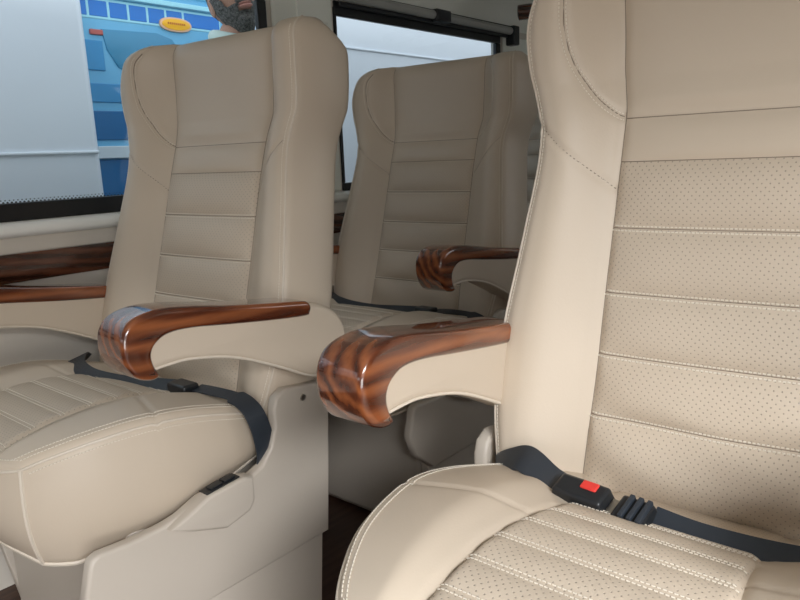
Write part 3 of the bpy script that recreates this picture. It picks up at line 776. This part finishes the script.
# ------------------------------------------------------------------ man outside the window
def skin_mesh(name, verts, edges, radii, mt, parent, sub_=2, root=0):
    me = bpy.data.meshes.new(name); me.from_pydata(verts, edges, []); o = bpy.data.objects.new(name, me); COL.objects.link(o)
    sk = o.modifiers.new('skin', 'SKIN'); sk.use_smooth_shade = True
    for i, rr in enumerate(radii):
        sv = me.skin_vertices[0].data[i]; sv.radius = rr if isinstance(rr, tuple) else (rr, rr); sv.use_root = (i == root)
    sb = o.modifiers.new('sub', 'SUBSURF'); sb.levels = sub_; sb.render_levels = sub_
    me.materials.append(mt); o.parent = parent; return o
skinm = mat('skin', (0.50, 0.27, 0.19), 0.5); bump_noise(skinm, 90, 0.2, 0.001)
beardm = mat('beard', (0.10, 0.095, 0.09), 0.8); mottle(beardm, (0.03, 0.028, 0.026), (0.24, 0.23, 0.22), 120, 6); bump_noise(beardm, 260, 1.0, 0.004)
capm = mat('cap', (0.03, 0.05, 0.06), 0.7); jacket = mat('jacket', (0.62, 0.76, 0.72), 0.6); bump_noise(jacket, 20, 0.4, 0.01)
lipm = mat('lips', (0.50, 0.22, 0.18), 0.45); trous = mat('trousers', (0.05, 0.06, 0.08), 0.7)
man = empty('person', (-2.10, 1.65, GZ), 'bearded man in dark cap and pale jacket standing outside the front window', 'person')
hz = Z(0.55) - GZ           # height of head centre above ground
HC = Vector((0, 0, hz))
def ellip(name, cc, rad, mt, par, rot=(0, 0, 0), fn=None, seg=40, rings=28):
    b = bmesh.new(); bmesh.ops.create_uvsphere(b, u_segments=seg, v_segments=rings, radius=1.0)
    Rm = Matrix.Rotation(rot[2], 3, 'Z') @ Matrix.Rotation(rot[0], 3, 'X') @ Matrix.Rotation(rot[1], 3, 'Y')
    for v in b.verts:
        p = v.co.copy()
        p = Vector((p.x * rad[0], p.y * rad[1], p.z * rad[2]))
        if fn: p = fn(p)
        v.co = Vector(cc) + Rm @ p
    me = bpy.data.meshes.new(name); b.to_mesh(me); b.free(); me.materials.append(mt)
    me.polygons.foreach_set('use_smooth', [True] * len(me.polygons))
    o = bpy.data.objects.new(name, me); COL.objects.link(o); o.parent = par; return o
# head local frame: face looks along -Y, then turned toward the van
HR = (math.radians(-16), math.radians(-12), math.radians(66))
def gs(p, c, w_, a): return a * math.exp(-sum(((p[i] - c[i]) / w_[i]) ** 2 for i in range(3)))
def head_fn(p):
    x, y, z = p
    low = sm((-z - 0.0) / 0.12); x *= 1 - 0.26 * low                      # jaw
    if y > 0: y *= 1.05 - 0.35 * low
    else: y *= 1.0 - 0.06 * low
    if y < 0:
        y -= gs((x, y, z), (0, -0.10, -0.022), (0.016, 0.06, 0.020), 0.026)      # nose
        y -= gs((x, y, z), (0, -0.10, 0.004), (0.012, 0.06, 0.024), 0.016)
        y += gs((x, y, z), (0.034, -0.09, 0.016), (0.020, 0.05, 0.015), 0.012) + gs((x, y, z), (-0.034, -0.09, 0.016), (0.020, 0.05, 0.015), 0.012)
        y -= gs((x, y, z), (0, -0.10, 0.040), (0.055, 0.05, 0.012), 0.006)
        y -= gs((x, y, z), (0, -0.09, -0.060), (0.026, 0.06, 0.012), 0.010)
        y += gs((x, y, z), (0, -0.09, -0.080), (0.026, 0.06, 0.008), 0.006)
        y -= gs((x, y, z), (0, -0.08, -0.105), (0.030, 0.06, 0.020), 0.012)      # chin
    return Vector((x, y, z))
Rm = Matrix.Rotation(HR[2], 3, 'Z') @ Matrix.Rotation(HR[0], 3, 'X') @ Matrix.Rotation(HR[1], 3, 'Y')
def HP(x, y, z): return tuple(HC + Rm @ Vector((x, y, z)))
# body: one continuous skin figure (legs, trunk, neck), arms hanging
bz = hz
V_ = [(0, 0, bz - 0.80), (0, 0, bz - 0.60), (0, 0.0, bz - 0.38), (0, 0.01, bz - 0.24), (0, 0.01, bz - 0.15), (0, 0.0, bz - 0.05),
      (0, 0.17, bz - 0.26), (0.02, 0.24, bz - 0.55), (-0.04, 0.22, bz - 0.78), (-0.05, 0.21, bz - 0.86),
      (0, -0.17, bz - 0.26), (0.02, -0.24, bz - 0.55), (-0.04, -0.22, bz - 0.78), (-0.05, -0.21, bz - 0.86),
      (0, 0.10, bz - 0.86), (0.0, 0.11, 0.50), (0, 0.11, 0.09), (0.12, 0.13, 0.05), (0, -0.10, bz - 0.86), (0.0, -0.11, 0.50), (0, -0.11, 0.09), (0.12, -0.13, 0.05)]
E_ = [(0, 1), (1, 2), (2, 3), (3, 4), (4, 5), (3, 6), (6, 7), (7, 8), (8, 9), (3, 10), (10, 11), (11, 12), (12, 13), (0, 14), (14, 15), (15, 16), (16, 17), (0, 18), (18, 19), (19, 20), (20, 21)]
R_ = [(0.15, 0.11), (0.15, 0.11), (0.17, 0.12), (0.10, 0.09), 0.062, 0.058, 0.062, 0.045, 0.034, 0.026, 0.062, 0.045, 0.034, 0.026, 0.09, 0.06, 0.045, 0.04, 0.09, 0.06, 0.045, 0.04]
body = skin_mesh('body', V_, E_, R_, skinm, man)
ellip('head', HC, (0.078, 0.098, 0.125), skinm, man, HR, head_fn, 64, 48)
# jacket follows the trunk and arms
Vj = [(0, 0, bz - 0.92), (0, 0, bz - 0.60), (0, 0.0, bz - 0.38), (0, 0.005, bz - 0.22), (0, 0.005, bz - 0.12), (0, 0.18, bz - 0.225), (0.02, 0.25, bz - 0.55), (-0.04, 0.23, bz - 0.76), (0, -0.18, bz - 0.225), (0.02, -0.25, bz - 0.55), (-0.04, -0.23, bz - 0.76)]
Ej = [(0, 1), (1, 2), (2, 3), (3, 4), (3, 5), (5, 6), (6, 7), (3, 8), (8, 9), (9, 10)]
skin_mesh('jacket', Vj, Ej, [(0.18, 0.13), (0.175, 0.13), (0.19, 0.14), (0.13, 0.11), (0.078, 0.078), 0.08, 0.062, 0.05, 0.08, 0.062, 0.05], jacket, man)
Vt = [(0, 0, bz - 0.84), (0, 0.10, bz - 0.92), (0, 0.11, 0.50), (0, 0.11, 0.12), (0, -0.10, bz - 0.92), (0, -0.11, 0.50), (0, -0.11, 0.12)]
skin_mesh('trousers', Vt, [(0, 1), (1, 2), (2, 3), (0, 4), (4, 5), (5, 6)], [(0.155, 0.12), 0.10, 0.075, 0.07, 0.10, 0.075, 0.07], trous, man)
# hands: palm and five fingers each
for s in (1, -1):
    w0 = Vector((-0.05, s * 0.21, bz - 0.86)); mbv = [tuple(w0 + Vector((0, 0, 0.03))), tuple(w0 - Vector((0, 0, 0.05)))]; ed = [(0, 1)]; ra = [0.026, (0.036, 0.018)]
    for k in range(4):
        x = -0.027 + k * 0.018; ln = (0.062, 0.075, 0.07, 0.055)[k]; i = len(mbv)
        mbv += [tuple(w0 + Vector((x, -s * 0.004, -0.085))), tuple(w0 + Vector((x, -s * 0.016, -0.085 - ln * 0.5))), tuple(w0 + Vector((x, -s * 0.03, -0.085 - ln * 0.95)))]
        ed += [(1, i), (i, i + 1), (i + 1, i + 2)]; ra += [0.009, 0.0085, 0.007]
    i = len(mbv); mbv += [tuple(w0 + Vector((0.036, -s * 0.006, -0.04))), tuple(w0 + Vector((0.052, -s * 0.018, -0.075)))]; ed += [(1, i), (i, i + 1)]; ra += [0.011, 0.009]
    skin_mesh('hand', mbv, ed, ra, skinm, man)
    m = MB(); m.box(-0.05, 0.19, s * 0.12 - 0.045, s * 0.12 + 0.045, 0.0, 0.085); m.build('shoe', black, man, bevel=0.03, seg=4)
# beard shell over the jaw, lips, ears, moustache, hair, cap
def beard_fn(p):
    p = head_fn(p * 1.0); return p
b = bmesh.new(); bmesh.ops.create_uvsphere(b, u_segments=96, v_segments=72, radius=1.0)
kill = []
for v in b.verts:
    p = Vector((v.co.x * 0.0785, v.co.y * 0.0985, v.co.z * 0.126)); p = head_fn(p)
    ax = abs(p.x); line = -0.048 + 0.055 * sm((ax - 0.045) / 0.03)            # upper border of the beard, rising to the sideburn
    mouth = (ax < 0.020 and -0.070 < p.z < -0.060)
    keep = p.z < line and p.y < 0.002 and not mouth
    if not keep: kill.append(v); continue
    n_ = Vector((p.x, p.y, p.z * 0.6)).normalized(); p = p + n_ * (0.005 + 0.006 * random.random() * 0.5 + 0.006 * sm((-p.z - 0.08) / 0.04))
    v.co = HC + Rm @ p
bmesh.ops.delete(b, geom=kill, context='VERTS')
me = bpy.data.meshes.new('beard'); b.to_mesh(me); b.free(); me.materials.append(beardm); me.polygons.foreach_set('use_smooth', [True] * len(me.polygons))
o = bpy.data.objects.new('beard', me); COL.objects.link(o); o.parent = man
ellip('lips', HP(0, -0.098, -0.069), (0.024, 0.010, 0.008), lipm, man, HR)
ellip('lips', HP(0, -0.099, -0.059), (0.023, 0.010, 0.005), lipm, man, HR)
ellip('moustache', HP(0, -0.101, -0.050), (0.034, 0.010, 0.007), beardm, man, HR)
for s in (1, -1):
    ellip('ear', HP(s * 0.080, 0.008, -0.012), (0.010, 0.020, 0.034), skinm, man, HR, lambda p: Vector((p.x - 0.006 * math.exp(-((p.y / 0.010) ** 2 + (p.z / 0.02) ** 2)) * (1 if p.x > 0 else -1), p.y, p.z)))
    e = ellip('eye', HP(s * 0.033, -0.080, 0.014), (0.012, 0.010, 0.009), mat('eye_white', (0.7, 0.68, 0.65), 0.2), man, HR)
    ellip('iris', HP(s * 0.033, -0.0885, 0.014), (0.005, 0.003, 0.005), mat('iris', (0.02, 0.012, 0.008), 0.2), man, HR)
    ellip('eyebrow', HP(s * 0.034, -0.093, 0.036), (0.020, 0.006, 0.004), beardm, man, HR)
ellip('hair', HP(0, 0.024, 0.024), (0.080, 0.090, 0.100), beardm, man, HR, lambda p: Vector((p.x, p.y, max(p.z, -0.055 + 0.9 * max(0, 0.02 - p.y)))))
m = MB(); tube(m, [(0.010 + 0.072 * math.cos(t), 0.078 * math.sin(t), bz - 0.135 - 0.018 * math.cos(t)) for t in [i * math.pi / 20 for i in range(40)]], 0.026, 12, True); m.build('collar', jacket, man)
ellip('cap', HP(0, 0.006, 0.062), (0.092, 0.108, 0.080), capm, man, HR, lambda p: Vector((p.x, p.y, max(p.z, -0.012))))
ellip('cap_brim', HP(0, -0.125, 0.050), (0.066, 0.062, 0.006), capm, man, HR)
